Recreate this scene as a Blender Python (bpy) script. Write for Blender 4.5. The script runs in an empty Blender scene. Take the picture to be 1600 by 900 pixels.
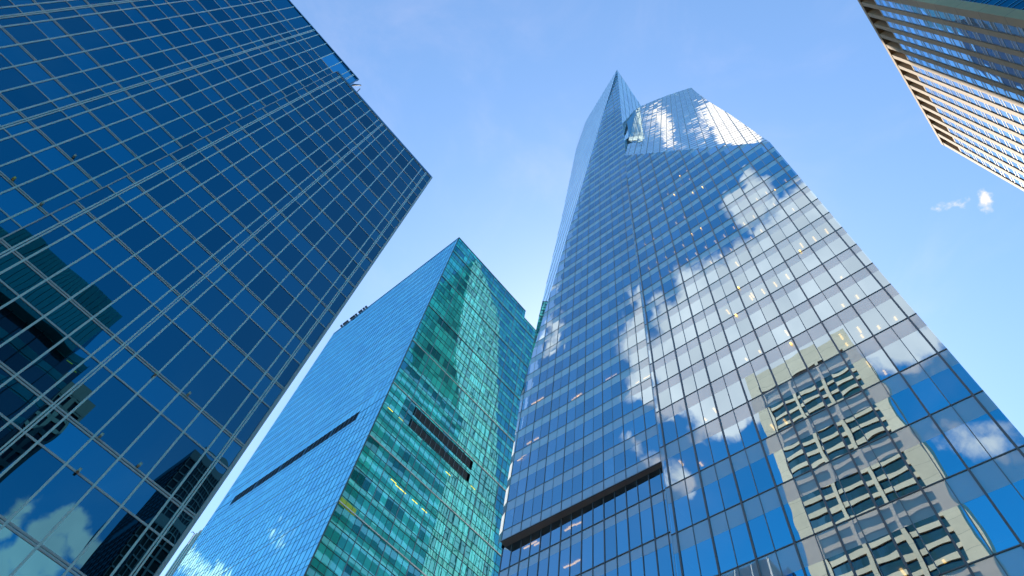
import bpy, math, random
from mathutils import Vector, Matrix
random.seed(7)
SC = bpy.context.scene
COL = SC.collection

# ------------------------------------------------------------------ camera
FPX = 1037.2                                   # focal length in photo pixels (1600 wide)
RW = Matrix(((0.639474356, -0.761088811, 0.108703125),      # world -> camera
             (-0.711548654, -0.532352605, 0.458583927),
             (-0.291154704, -0.370600223, -0.881977558)))
CZ = 1.7
cam_d = bpy.data.cameras.new('camera'); cam = bpy.data.objects.new('camera', cam_d)
COL.objects.link(cam); SC.camera = cam
cam_d.sensor_width = 36; cam_d.lens = FPX / 1600 * 36; cam_d.clip_end = 6000
cam.matrix_world = Matrix.Translation((0, 0, CZ)) @ RW.transposed().to_4x4()

# ------------------------------------------------------------------ sun and sky
SUN = Vector((1.5, 1.0, 1.8)).normalized()
EXPOSURE = 1.05
SKY_STRENGTH = 0.15
sun_d = bpy.data.lights.new('sun', 'SUN'); sun = bpy.data.objects.new('sun', sun_d); COL.objects.link(sun)
sun_d.energy = 4.8; sun_d.angle = math.radians(0.5); sun_d.color = (1.0, 0.93, 0.82)
sun.rotation_euler = SUN.to_track_quat('Z', 'Y').to_euler()
SC.view_settings.view_transform = 'Standard'; SC.view_settings.look = 'None'
SC.view_settings.exposure = EXPOSURE; SC.view_settings.gamma = 1; SC.view_settings.use_curve_mapping = False


def ray(x, y):
    return RW.transposed() @ Vector((x - 800, 450 - y, -FPX))


def nd(t, kind, **kw):
    n = t.nodes.new(kind)
    for k, v in kw.items():
        if k.startswith('i_'):
            key = k[2:]
            n.inputs[int(key) if key.isdigit() else key].default_value = v
        else:
            setattr(n, k, v)
    return n


def math_n(t, op, a, b=None, c=None, clamp=False):
    n = t.nodes.new('ShaderNodeMath'); n.operation = op; n.use_clamp = clamp
    for i, v in enumerate((a, b, c)):
        if v is None: continue
        if isinstance(v, (int, float)): n.inputs[i].default_value = v
        else: t.links.new(v, n.inputs[i])
    return n.outputs[0]


def mixc(t, fac, a, b, mode='MIX'):
    n = t.nodes.new('ShaderNodeMix'); n.data_type = 'RGBA'; n.blend_type = mode
    for i, v in ((0, fac), (6, a), (7, b)):
        if isinstance(v, (int, float)): n.inputs[i].default_value = v
        elif isinstance(v, tuple): n.inputs[i].default_value = (*v, 1) if len(v) == 3 else v
        else: t.links.new(v, n.inputs[i])
    return n.outputs[2]


def mirror(px, py, n):
    d = ray(px, py).normalized(); n = Vector(n).normalized()
    return (d - 2 * n * d.dot(n)).normalized()


# cloud banks of the sky: (direction, angular radius, weight)
NX, NY = (-1, 0, 0), (0, -1, 0)
CLOUDS = []
def bank(n, pts):
    for x, y, r, w in pts:
        CLOUDS.append((mirror(x, y, n) if n else ray(x, y).normalized(), r / FPX * 1.02, w))
bank(NX, [(1270, 375, 98, 1.5), (1155, 325, 48, 1.1), (1345, 440, 108, 1.5), (1205, 450, 100, 1.6), (1110, 495, 88, 1.6),
          (1075, 585, 98, 1.6), (1180, 550, 110, 1.6), (1285, 490, 110, 1.5), (1400, 520, 75, 1.0), (1130, 640, 50, 1.0),
          (1030, 640, 42, 0.9), (880, 480, 30, 0.72), (900, 540, 30, 0.72), (1440, 585, 36, 0.62), (1050, 748, 36, .75),
          (1530, 690, 60, .52), (282, 890, 36, 1.0), (455, 838, 22, .5), (318, 935, 46, 1.0)])
bank(NY, [(125, 830, 52, 1.05), (60, 880, 62, 1.05), (-15, 800, 36, 1.0), (165, 870, 45, 1.0), (-20, 905, 60, 1.)])
bank((-0.959, -0.249, 0.135), [(1035, 185, 34, 1.1), (1050, 215, 26, 1.0), (1085, 220, 34, 1.1), (1120, 185, 30, 1.1), (1150, 205, 34, 1.1), (1110, 165, 16, .9)])
bank(None, [(1493, 330, 26, .50), (1530, 318, 26, .47), (1449, 188, 24, .50), (1592, 288, 22, .44)])

world = bpy.data.worlds.new('World'); SC.world = world; world.use_nodes = True
wt = world.node_tree; wt.nodes.clear()
sky = nd(wt, 'ShaderNodeTexSky', sky_type='NISHITA', sun_disc=False)
sky.sun_elevation = math.asin(SUN.z); sky.sun_rotation = math.atan2(SUN.x, SUN.y)
sky.altitude = 0; sky.air_density = 1.0; sky.dust_density = 0.35; sky.ozone_density = 1.6
hs = nd(wt, 'ShaderNodeHueSaturation'); hs.inputs['Saturation'].default_value = 1.12; hs.inputs['Value'].default_value = 1.0
wt.links.new(sky.outputs[0], hs.inputs['Color'])
geo_w = nd(wt, 'ShaderNodeTexCoord')
dirv = geo_w.outputs['Generated']
wn = nd(wt, 'ShaderNodeTexNoise', i_Scale=9.0, i_Detail=6.0, i_Roughness=0.55); wt.links.new(dirv, wn.inputs['Vector'])
wsub = nd(wt, 'ShaderNodeVectorMath', operation='SUBTRACT'); wt.links.new(wn.outputs['Color'], wsub.inputs[0]); wsub.inputs[1].default_value = (.5, .5, .5)
wsc = nd(wt, 'ShaderNodeVectorMath', operation='SCALE'); wt.links.new(wsub.outputs[0], wsc.inputs[0]); wsc.inputs['Scale'].default_value = 0.15
wadd = nd(wt, 'ShaderNodeVectorMath', operation='ADD'); wt.links.new(dirv, wadd.inputs[0]); wt.links.new(wsc.outputs[0], wadd.inputs[1])
acc = None
for d, r, w in CLOUDS:
    dist = nd(wt, 'ShaderNodeVectorMath', operation='DISTANCE'); wt.links.new(wadd.outputs[0], dist.inputs[0]); dist.inputs[1].default_value = d
    v = math_n(wt, 'MULTIPLY_ADD', dist.outputs['Value'], -w / r, w, clamp=True)
    acc = v if acc is None else math_n(wt, 'MAXIMUM', acc, v)
fb = nd(wt, 'ShaderNodeTexNoise', i_Scale=22.0, i_Detail=9.0, i_Roughness=0.62); wt.links.new(dirv, fb.inputs['Vector'])
dens = math_n(wt, 'ADD', math_n(wt, 'MULTIPLY', acc, 2.5), math_n(wt, 'MULTIPLY_ADD', fb.outputs['Fac'], 2.0, -1.4))
gate = math_n(wt, 'MULTIPLY', acc, 12.0, clamp=True)
mask = nd(wt, 'ShaderNodeMapRange', interpolation_type='SMOOTHSTEP'); wt.links.new(dens, mask.inputs['Value'])
mask.inputs['From Min'].default_value = 0.0; mask.inputs['From Max'].default_value = 1.0
ci = nd(wt, 'ShaderNodeTexNoise', i_Scale=3.2, i_Detail=7.0, i_Roughness=0.6, i_Distortion=0.6); wt.links.new(dirv, ci.inputs['Vector'])
veil = nd(wt, 'ShaderNodeMapRange', interpolation_type='SMOOTHSTEP'); wt.links.new(ci.outputs['Fac'], veil.inputs['Value'])
veil.inputs['From Min'].default_value = 0.48; veil.inputs['From Max'].default_value = 0.80; veil.inputs['To Max'].default_value = 0.07
cm = math_n(wt, 'MAXIMUM', math_n(wt, 'MULTIPLY', mask.outputs[0], gate), veil.outputs[0])
sh = nd(wt, 'ShaderNodeTexNoise', i_Scale=14.0, i_Detail=5.0); wt.links.new(dirv, sh.inputs['Vector'])
ccol = mixc(wt, sh.outputs['Fac'], (4.6, 3.8, 3.8), (8.6, 6.5, 5.8))
# the clear sky away from the sun is deeper (as through a polariser)
anti = nd(wt, 'ShaderNodeVectorMath', operation='DOT_PRODUCT'); wt.links.new(dirv, anti.inputs[0]); anti.inputs[1].default_value = (-0.83, -0.555, 0.0)
am_ = nd(wt, 'ShaderNodeMapRange', interpolation_type='SMOOTHSTEP'); wt.links.new(anti.outputs['Value'], am_.inputs['Value'])
am_.inputs['From Min'].default_value = 0.08; am_.inputs['From Max'].default_value = 0.52
deep = mixc(wt, am_.outputs[0], (1.0, 1.0, 1.0), (0.20, 1.11, 1.32))
skyc = mixc(wt, 1.0, mixc(wt, 1.0, hs.outputs[0], (1.02, 1.065, 1.03), 'MULTIPLY'), deep, 'MULTIPLY')
final = mixc(wt, cm, skyc, ccol)
bg = nd(wt, 'ShaderNodeBackground', i_Strength=SKY_STRENGTH); wt.links.new(final, bg.inputs['Color'])
wo = nd(wt, 'ShaderNodeOutputWorld'); wt.links.new(bg.outputs[0], wo.inputs['Surface'])
world.cycles.sampling_method = 'MANUAL'; world.cycles.sample_map_resolution = 1024

SC.cycles.max_bounces = 8; SC.cycles.glossy_bounces = 5; SC.cycles.diffuse_bounces = 2
SC.cycles.transparent_max_bounces = 10; SC.cycles.transmission_bounces = 4
SC.cycles.caustics_reflective = False; SC.cycles.caustics_refractive = False
SC.cycles.use_denoising = True
try: SC.cycles.denoiser = 'OPENIMAGEDENOISE'
except Exception: pass
SC.cycles.sample_clamp_indirect = 6.0
SC.cycles.use_adaptive_sampling = False

# ------------------------------------------------------------------ materials
MATS = {}
def new_mat(name):
    m = bpy.data.materials.new(name); m.use_nodes = True; m.node_tree.nodes.clear(); MATS[name] = m
    return m, m.node_tree


def bump_chain(t, noise_scale, noise_amp, pillow):
    """gentle waviness and pillowing of real panes, heights in metres"""
    g = nd(t, 'ShaderNodeNewGeometry')
    n = nd(t, 'ShaderNodeTexNoise', i_Scale=noise_scale, i_Detail=1.0); t.links.new(g.outputs['Position'], n.inputs['Vector'])
    h = math_n(t, 'MULTIPLY', n.outputs['Fac'], noise_amp)
    if pillow:
        uv = nd(t, 'ShaderNodeUVMap'); s = nd(t, 'ShaderNodeSeparateXYZ'); t.links.new(uv.outputs[0], s.inputs[0])
        a = nd(t, 'ShaderNodeAttribute', attribute_name='rnd')
        pu = math_n(t, 'MULTIPLY', s.outputs[0], math_n(t, 'SUBTRACT', 1.0, s.outputs[0]))
        pv = math_n(t, 'MULTIPLY', s.outputs[1], math_n(t, 'SUBTRACT', 1.0, s.outputs[1]))
        p = math_n(t, 'MULTIPLY', math_n(t, 'MULTIPLY', pu, pv), 16 * pillow)
        p = math_n(t, 'MULTIPLY', p, math_n(t, 'MULTIPLY_ADD', a.outputs['Fac'], 1.6, -0.4))
        h = math_n(t, 'ADD', h, p)
    b = nd(t, 'ShaderNodeBump', i_Strength=1.0, i_Distance=1.0); t.links.new(h, b.inputs['Height'])
    return b.outputs[0]


def glass(name, tint, f0, base=(0, 0, 0), clear=None, rough=0.0, noise=(0.35, 0.006), pillow=0.0, vary=0.0, base2=None, basevar=0.0):
    m, t = new_mat(name)
    nrm = bump_chain(t, noise[0], noise[1], pillow)
    a = nd(t, 'ShaderNodeAttribute', attribute_name='rnd')
    gl = nd(t, 'ShaderNodeBsdfGlossy', i_Roughness=rough)
    c = (*tint, 1)
    if vary:
        cc = mixc(t, a.outputs['Fac'], tuple(x * (1 - vary) for x in tint), tuple(min(1, x * (1 + vary)) for x in tint))
        t.links.new(cc, gl.inputs['Color'])
    else:
        gl.inputs['Color'].default_value = c
    t.links.new(nrm, gl.inputs['Normal'])
    if clear:
        body = nd(t, 'ShaderNodeBsdfTransparent'); body.inputs['Color'].default_value = (*clear, 1)
    else:
        body = nd(t, 'ShaderNodeBsdfDiffuse')
        if base2:
            r = nd(t, 'ShaderNodeValToRGB'); r.color_ramp.interpolation = 'LINEAR'
            r.color_ramp.elements[0].color = (*base, 1); r.color_ramp.elements[1].color = (*base2, 1)
            r.color_ramp.elements[0].position = basevar; r.color_ramp.elements[1].position = 1.0
            t.links.new(a.outputs['Fac'], r.inputs[0]); t.links.new(r.outputs[0], body.inputs['Color'])
        else:
            body.inputs['Color'].default_value = (*base, 1)
    lw = nd(t, 'ShaderNodeLayerWeight', i_Blend=0.5)
    p5 = math_n(t, 'POWER', lw.outputs['Facing'], 4.0)
    fac = math_n(t, 'MULTIPLY_ADD', p5, 1 - f0, f0, clamp=True)
    mx = nd(t, 'ShaderNodeMixShader'); t.links.new(fac, mx.inputs[0]); t.links.new(body.outputs[0], mx.inputs[1]); t.links.new(gl.outputs[0], mx.inputs[2])
    o = nd(t, 'ShaderNodeOutputMaterial'); t.links.new(mx.outputs[0], o.inputs[0])
    return m


def solid(name, col, rough=0.5, metal=0.0, var=0.12, scale=0.6, emit=None):
    m, t = new_mat(name)
    p = nd(t, 'ShaderNodeBsdfPrincipled', i_Roughness=rough, i_Metallic=metal)
    g = nd(t, 'ShaderNodeNewGeometry')
    n = nd(t, 'ShaderNodeTexNoise', i_Scale=scale, i_Detail=5.0, i_Roughness=0.6); t.links.new(g.outputs['Position'], n.inputs['Vector'])
    c = mixc(t, n.outputs['Fac'], tuple(x * (1 - var) for x in col), tuple(min(1, x * (1 + var)) for x in col))
    t.links.new(c, p.inputs['Base Color'])
    if emit:
        p.inputs['Emission Color'].default_value = (*emit[0], 1); p.inputs['Emission Strength'].default_value = emit[1]
    o = nd(t, 'ShaderNodeOutputMaterial'); t.links.new(p.outputs[0], o.inputs[0])
    return m


def stone(name, col, joint_u=0, joint_z=0):
    m, t = new_mat(name)
    p = nd(t, 'ShaderNodeBsdfPrincipled', i_Roughness=0.75)
    g = nd(t, 'ShaderNodeNewGeometry')
    n = nd(t, 'ShaderNodeTexNoise', i_Scale=0.5, i_Detail=6.0, i_Roughness=0.65); t.links.new(g.outputs['Position'], n.inputs['Vector'])
    c = mixc(t, n.outputs['Fac'], tuple(x * .82 for x in col), tuple(x * 1.15 for x in col))
    if joint_z:
        s = nd(t, 'ShaderNodeSeparateXYZ'); t.links.new(g.outputs['Position'], s.inputs[0])
        cell = math_n(t, 'FLOOR', math_n(t, 'DIVIDE', s.outputs[2], joint_z))
        wn_ = nd(t, 'ShaderNodeTexWhiteNoise', noise_dimensions='1D'); t.links.new(cell, wn_.inputs['W'])
        c = mixc(t, math_n(t, 'MULTIPLY', wn_.outputs['Value'], .35), c, tuple(x * .7 for x in col))
        fr = math_n(t, 'FRACT', math_n(t, 'DIVIDE', s.outputs[2], joint_z))
        j = math_n(t, 'LESS_THAN', fr, 0.02)
        c = mixc(t, math_n(t, 'MULTIPLY', j, .6), c, (.05, .045, .04))
    t.links.new(c, p.inputs['Base Color'])
    o = nd(t, 'ShaderNodeOutputMaterial'); t.links.new(p.outputs[0], o.inputs[0])
    return m


def translucent(name, col):
    m, t = new_mat(name)
    a = nd(t, 'ShaderNodeBsdfTranslucent'); a.inputs['Color'].default_value = (*col, 1)
    b = nd(t, 'ShaderNodeBsdfDiffuse'); b.inputs['Color'].default_value = (*col, 1)
    mx = nd(t, 'ShaderNodeMixShader', i_0=0.4); t.links.new(a.outputs[0], mx.inputs[1]); t.links.new(b.outputs[0], mx.inputs[2])
    o = nd(t, 'ShaderNodeOutputMaterial'); t.links.new(mx.outputs[0], o.inputs[0])


glass('blue_mirror', (0.05, 0.185, 0.27), 0.70, (0.003, 0.008, 0.016), noise=(0.3, 0.005), pillow=0.002, vary=0.13)
glass('blue_mirror_panel', (0.055, 0.225, 0.33), 0.73, (0.003, 0.010, 0.02), noise=(0.3, 0.005), pillow=0.002, vary=0.08)
glass('blue_clear', (0.1, 0.4, 0.6), 0.25, clear=(0.04, 0.30, 0.52))
glass('vision', (0.36, 0.58, 0.73), 0.70, clear=(0.48, 0.60, 0.64), noise=(0.42, 0.0042), pillow=0.0018, vary=0.10)
glass('spandrel', (0.38, 0.50, 0.58), 0.36, (0.56, 0.60, 0.67), noise=(0.42, 0.005), pillow=0.0015, vary=0.05)
glass('crown_glass', (0.72, 0.92, 1.0), 0.90, (0.10, 0.16, 0.22), noise=(0.4, 0.005), pillow=0.002, vary=0.08)
glass('chamfer_glass', (0.80, 0.95, 1.0), 0.92, (0.08, 0.14, 0.2), noise=(0.2, 0.002), pillow=0.0005, vary=0.06)
glass('sky_glass', (0.30, 0.80, 1.0), 0.90, (0.01, 0.05, 0.10), noise=(0.5, 0.004), pillow=0.003, vary=0.10)
glass('green_glass', (0.18, 0.64, 0.86), 0.44, (0.002, 0.12, 0.09), noise=(0.25, 0.010), pillow=0.002, vary=0.16, base2=(0.10, 0.97, 0.64), basevar=0.05)
glass('green_panel', (0.22, 0.66, 0.76), 0.40, (0.03, 0.50, 0.36), noise=(0.25, 0.010), pillow=0.002, vary=0.12, base2=(0.14, 0.84, 0.60), basevar=0.3)
glass('strip_glass', (0.18, 0.50, 0.82), 0.58, (0.42, 0.40, 0.40), noise=(0.4, 0.008), pillow=0.003, vary=0.15)
glass('strip_panel', (0.14, 0.45, 0.75), 0.45, (0.50, 0.50, 0.50), noise=(0.4, 0.008), vary=0.15)
glass('dim_glass', (0.25, 0.42, 0.48), 0.30, (0.03, 0.075, 0.08), noise=(0.4, 0.006), pillow=0.003, vary=0.3)
glass('dark_glass', (0.08, 0.14, 0.16), 0.15, (0.012, 0.016, 0.018), noise=(0.4, 0.01), vary=0.3)
glass('teal_screen', (0.10, 0.35, 0.38), 0.2, (0.10, 0.72, 0.70), noise=(0.4, 0.02), vary=0.3)
solid('pale_metal', (0.74, 0.60, 0.56), 0.30, 0.0, 0.10, 0.8)
solid('light_metal', (0.98, 0.88, 0.80), 0.3, 0.0, 0.06, 0.8)
solid('dark_frame', (0.13, 0.13, 0.15), 0.45, 0.0)
solid('mid_frame', (0.17, 0.19, 0.22), 0.4)
solid('green_frame', (0.02, 0.07, 0.075), 0.45)
solid('blue_frame', (0.04, 0.22, 0.42), 0.4)
solid('bright_metal', (0.62, 0.58, 0.56), 0.35, 0.3)
solid('louvre_metal', (0.018, 0.018, 0.022), 0.5)
solid('slot_metal', (0.010, 0.022, 0.034), 0.5)
solid('soffit_metal', (0.50, 0.43, 0.40), 0.55)
solid('slab_white', (0.55, 0.56, 0.56), 0.8)
solid('core_grey', (0.20, 0.22, 0.24), 0.8)
solid('column_white', (0.72, 0.74, 0.74), 0.7)
solid('sill_grey', (0.35, 0.38, 0.40), 0.7)
solid('lamp_glow', (0.9, 0.6, 0.3), 0.5, emit=((1.0, 0.50, 0.10), 2.0))
solid('yellow_glow', (0.9, 0.8, 0.1), 0.5, emit=((0.75, 0.62, 0.05), 0.8))
solid('yellow_sofa', (0.62, 0.60, 0.05), 0.6)
solid('fixture_beige', (0.72, 0.62, 0.45), 0.5)
solid('fixture_yellow', (0.80, 0.60, 0.12), 0.5)
solid('equipment_dark', (0.03, 0.05, 0.07), 0.5)
stone('tan_stone', (0.335, 0.225, 0.125), joint_z=5.7)
stone('travertine', (0.76, 0.52, 0.36), joint_z=3.9)
stone('grey_stone', (0.20, 0.21, 0.20), joint_z=3.6)
stone('pale_stone', (0.62, 0.64, 0.58), joint_z=4.0)
stone('white_stripe', (0.55, 0.52, 0.5))
solid('asphalt', (0.05, 0.05, 0.052), 0.85, 0, 0.25, 3.0)
solid('concrete', (0.42, 0.40, 0.36), 0.8, 0, 0.2, 1.5)
solid('road_paint', (0.75, 0.75, 0.72), 0.6)
solid('roof_grey', (0.16, 0.16, 0.16), 0.9)
translucent('sunlit_corner_white', (0.88, 0.90, 0.90))

# ------------------------------------------------------------------ geometry helpers
def to_px(P):
    q = RW @ (Vector(P) - Vector((0, 0, CZ)))
    if q.z > -0.01: return None
    return 800 - FPX * q.x / q.z, 450 + FPX * q.y / q.z


def seen_area(vs):
    """area in the frame, in photo pixels, of a face loop"""
    pts = [to_px(v) for v in vs]
    if any(p is None for p in pts): return 0.0
    a = 0.0
    cx = sum(p[0] for p in pts) / len(pts); cy = sum(p[1] for p in pts) / len(pts)
    for (x0, y0), (x1, y1) in zip(pts, pts[1:] + pts[:1]): a += x0 * y1 - x1 * y0
    return abs(a) / 2 if -30 < cx < 1630 and -30 < cy < 930 else abs(a) * 1e-4


def hit(px, py, O, n):
    d = ray(px, py); C = Vector((0, 0, CZ)); n = Vector(n)
    return C + d * ((Vector(O) - C).dot(n) / d.dot(n))


class Entry:
    __slots__ = ('v', 'f', 'uv', 'rnd', 'mat', 'size', 'kids')
    def __init__(s, v, f, mat, uv=None, rnd=0.5, size=None):
        s.kids = []; s.v = v; s.f = f; s.mat = mat; s.uv = uv; s.rnd = rnd
        s.size = size if size is not None else sum(seen_area([v[i] for i in fc]) for fc in f[:1])


def mesh_of(entries, origin, name):
    me = bpy.data.meshes.new(name); V = []; F = []; UV = []; RN = []; MI = []; mats = []
    for e in entries:
        k = len(V); V += [tuple(Vector(p) - origin) for p in e.v]
        if e.mat not in mats: mats.append(e.mat)
        for fi, f in enumerate(e.f):
            F.append([i + k for i in f]); MI.append(mats.index(e.mat)); RN.append(e.rnd)
            UV += (e.uv if (e.uv and len(e.uv) == len(f)) else [(0.5, 0.5)] * len(f))
    me.from_pydata(V, [], F)
    for m in mats: me.materials.append(MATS[m])
    me.polygons.foreach_set('material_index', MI)
    ul = me.uv_layers.new(name='UVMap')
    for i, u in enumerate(UV): ul.data[i].uv = u
    at = me.attributes.new('rnd', 'FLOAT', 'FACE')
    at.data.foreach_set('value', RN)
    me.update()
    return me


class Thing:
    """an Empty at the base that parents its parts; past 100 of one part the rest become one stuff part"""
    def __init__(s, name, label, cat, loc, group=None):
        o = bpy.data.objects.new(name, None); COL.objects.link(o); o.location = loc
        o.empty_display_size = 1
        o['label'] = label; o['category'] = cat
        if group: o['group'] = group
        s.o = o; s.loc = Vector(loc); s.pool = {}
    def add(s, part, e):
        s.pool.setdefault(part, []).append(e)
    def single(s, part, entries):
        ob = bpy.data.objects.new(part, mesh_of(entries, s.loc, part)); COL.objects.link(ob); ob.parent = s.o
        return ob
    def finish(s, cap=100):
        for part, es in s.pool.items():
            es.sort(key=lambda e: -e.size)
            big, rest = (es, []) if len(es) <= cap else (es[:cap], es[cap:])
            for e in big:
                ob = s.single(part, [e])
                for kp, ke in e.kids:
                    sub = s.single(kp, [ke]); sub.parent = ob
            left = [(kp, ke) for e in rest for kp, ke in e.kids]
            for kp in sorted({k for k, _ in left}):
                r = s.single(kp, [ke for k, ke in left if k == kp]); r['kind'] = 'stuff'
            if rest:
                r = s.single(part, rest); r['kind'] = 'stuff'
        s.pool = {}


def box_entry(p0, p1, mat, size=None):
    x0, y0, z0 = p0; x1, y1, z1 = p1
    v = [(x0, y0, z0), (x1, y0, z0), (x1, y1, z0), (x0, y1, z0), (x0, y0, z1), (x1, y0, z1), (x1, y1, z1), (x0, y1, z1)]
    f = [(0, 3, 2, 1), (4, 5, 6, 7), (0, 1, 5, 4), (1, 2, 6, 5), (2, 3, 7, 6), (3, 0, 4, 7)]
    return Entry([Vector(q) for q in v], f, mat, size=size)


def clip(poly, x0, x1, y0, y1):
    """cut a polygon (list of 2-d points) to a rectangle"""
    for ax, lim, sgn in ((0, x0, 1), (0, x1, -1), (1, y0, 1), (1, y1, -1)):
        out = []
        for i, p in enumerate(poly):
            q = poly[(i + 1) % len(poly)]
            a = (p[ax] - lim) * sgn; b = (q[ax] - lim) * sgn
            if a >= 0: out.append(p)
            if (a >= 0) != (b >= 0):
                t = a / (a - b); out.append((p[0] + t * (q[0] - p[0]), p[1] + t * (q[1] - p[1])))
        poly = out
        if len(poly) < 3: return []
    res = []
    for p in poly:
        if not res or abs(p[0] - res[-1][0]) + abs(p[1] - res[-1][1]) > 1e-5: res.append(p)
    if len(res) > 1 and abs(res[0][0] - res[-1][0]) + abs(res[0][1] - res[-1][1]) < 1e-5: res.pop()
    return res if len(res) >= 3 else []


class Face:
    """a plane facade with its own u,v coordinates; n points outward"""
    def __init__(s, O, u, v, poly, n=None):
        s.O = Vector(O); s.u = Vector(u); s.v = Vector(v); s.poly = poly
        s.n = s.u.cross(s.v).normalized() if n is None else Vector(n).normalized()
        s.flip = s.u.cross(s.v).dot(s.n) < 0
        s.us = [p[0] for p in poly]; s.vs = [p[1] for p in poly]
    def P(s, a, b, h=0.0):
        return s.O + s.u * a + s.v * b + s.n * h
    def uv_of_px(s, px, py, h=0.0):
        Q = hit(px, py, s.O + s.n * h, s.n) - s.O - s.n * h
        uu, vv, w = s.u.dot(s.u), s.v.dot(s.v), s.u.dot(s.v)
        a, b = Q.dot(s.u), Q.dot(s.v); D = uu * vv - w * w
        return (a * vv - b * w) / D, (b * uu - a * w) / D
    def ccw(s, pts):
        a = sum(p[0] * q[1] - p[1] * q[0] for p, q in zip(pts, pts[1:] + pts[:1]))
        return pts if (a > 0) != s.flip else pts[::-1]
    def pane(s, T, part, a0, a1, b0, b1, mat, tilt=0.0, h=0.0, rnd=None):
        pts = clip(s.poly, a0, a1, b0, b1)
        if not pts: return
        pts = s.ccw(pts)
        tx, ty = random.gauss(0, tilt), random.gauss(0, tilt)
        ac, bc = (a0 + a1) / 2, (b0 + b1) / 2
        vs = [s.P(a, b, h + tx * (a - ac) + ty * (b - bc)) for a, b in pts]
        uv = [((a - a0) / (a1 - a0), (b - b0) / (b1 - b0)) for a, b in pts]
        e = Entry(vs, [tuple(range(len(vs)))], mat, uv, random.random() if rnd is None else rnd)
        T.add(part, e)
        return e
    def bar(s, T, part, a0, a1, b0, b1, h0, h1, mat, poly=None):
        e = s.bar_entry(a0, a1, b0, b1, h0, h1, mat, poly)
        if e: T.add(part, e)
    def bar_entry(s, a0, a1, b0, b1, h0, h1, mat, poly=None):
        pts = clip(poly or s.poly, a0, a1, b0, b1)
        if not pts: return None
        pts = s.ccw(pts); n = len(pts)
        v = [s.P(a, b, h1) for a, b in pts] + [s.P(a, b, h0) for a, b in pts]
        f = [tuple(range(n)), tuple(range(2 * n - 1, n - 1, -1))] + [(i, i + n, (i + 1) % n + n, (i + 1) % n) for i in range(n)]
        return Entry(v, f, mat)
    def pair(s, T, part, vertical, c, w, gap, lo, hi, h0, h1, mat):
        """a mullion or transom made of two bars with a shadow gap"""
        es = []
        for k in (-1, 1):
            e0, e1 = sorted((c + k * gap / 2, c + k * (gap / 2 + w)))
            e = s.bar_entry(e0, e1, lo, hi, h0, h1, mat) if vertical else s.bar_entry(lo, hi, e0, e1, h0, h1, mat)
            if e: es.append(e)
        if not es: return
        m = es[0]
        for e in es[1:]:
            k = len(m.v); m.v += e.v; m.f += [tuple(i + k for i in f) for f in e.f]
        m.size = sum(seen_area([m.v[i] for i in f]) for f in m.f[:1])
        T.add(part, m)


def wall(T, part, pts, mat):
    T.add(part, Entry([Vector(p) for p in pts], [tuple(range(len(pts)))], mat))


def struct(name, boxes, mat):
    o = bpy.data.objects.new(name, mesh_of([box_entry(a, b, mat, 1) for a, b in boxes], Vector((0, 0, 0)), name))
    COL.objects.link(o); o['kind'] = 'structure'
    return o


# ------------------------------------------------------------------ ground and streets
def sheet(name, x0, x1, y0, y1, z, mat):
    me = mesh_of([Entry([Vector((x0, y0, z)), Vector((x1, y0, z)), Vector((x1, y1, z)), Vector((x0, y1, z))], [(0, 1, 2, 3)], mat, size=1)], Vector((0, 0, 0)), name)
    o = bpy.data.objects.new(name, me); COL.objects.link(o); o['kind'] = 'structure'
    return o
sheet('ground', -3000, 3000, -3000, 3000, 0.0, 'asphalt')
struct('avenue_road', [((14, -900, -0.3), (33, 900, 0.004))], 'asphalt')
struct('pavement', [((33, -3.5, -0.2), (40.5, 84, 0.13)), ((-60, 20, -0.2), (14, 26, 0.13)), ((6.6, 26, -0.2), (14, 400, 0.13)),
                    ((-60, -29.9, -0.2), (14, 6, 0.13)), ((33, 84, -0.2), (39.9, 400, 0.13))], 'concrete')
struct('lane_marking', [((19 + 4.6 * k, y, 0.004), (19.15 + 4.6 * k, y + 3, 0.008)) for k in range(3) for y in range(-200, 200, 9)], 'road_paint')

# ------------------------------------------------------------------ blue mirror tower on the left
DL = 26.0
Z = lambda z: z * DL + CZ
L = Thing('blue_glass_tower', 'dark blue mirror glass office tower with pale metal grid, filling the upper left', 'tower', (-12, DL, 0))
thick = [0.031, 0.205, 0.386, 0.559, 0.732, 0.9047, 1.0852, 1.2420, 1.4003, 1.5565, 1.717, 1.8805, 2.0386, 2.198, 2.357, 2.514, 2.66]
thin = [z - (0.065 if z > 1 else 0.0605) for z in thick]
xl, xr = -0.2756 * DL, 0.2515 * DL
front = Face((0, DL, 0), (1, 0, 0), (0, 0, 1), [(xl, 0), (xr, 0), (xr, Z(2.528)), (xl, Z(2.512))], n=(0, -1, 0))
dbl = [-0.2535, -0.0242, 0.2253]
sgl = [-0.2299, -0.1848, -0.1387, -0.0924, -0.0463, -0.0003, 0.049, 0.0994, 0.1497, 0.2009]
rec_Y = DL * 1.070
rec_end = -0.229 * DL
rec_top = Z(2.822)
rdbl = [(-0.2525 - 0.229 * k) for k in range(5)]
rsgl = [d + s for d in [r - 0.229 for r in rdbl] for s in (0.0225, 0.068, 0.114, 0.160, 0.2065)]
recess = Face((0, rec_Y, 0), (1, 0, 0), (0, 0, 1), [(-34, 0), (rec_end, 0), (rec_end, rec_top), (-34, rec_top)], n=(0, -1, 0))

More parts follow.
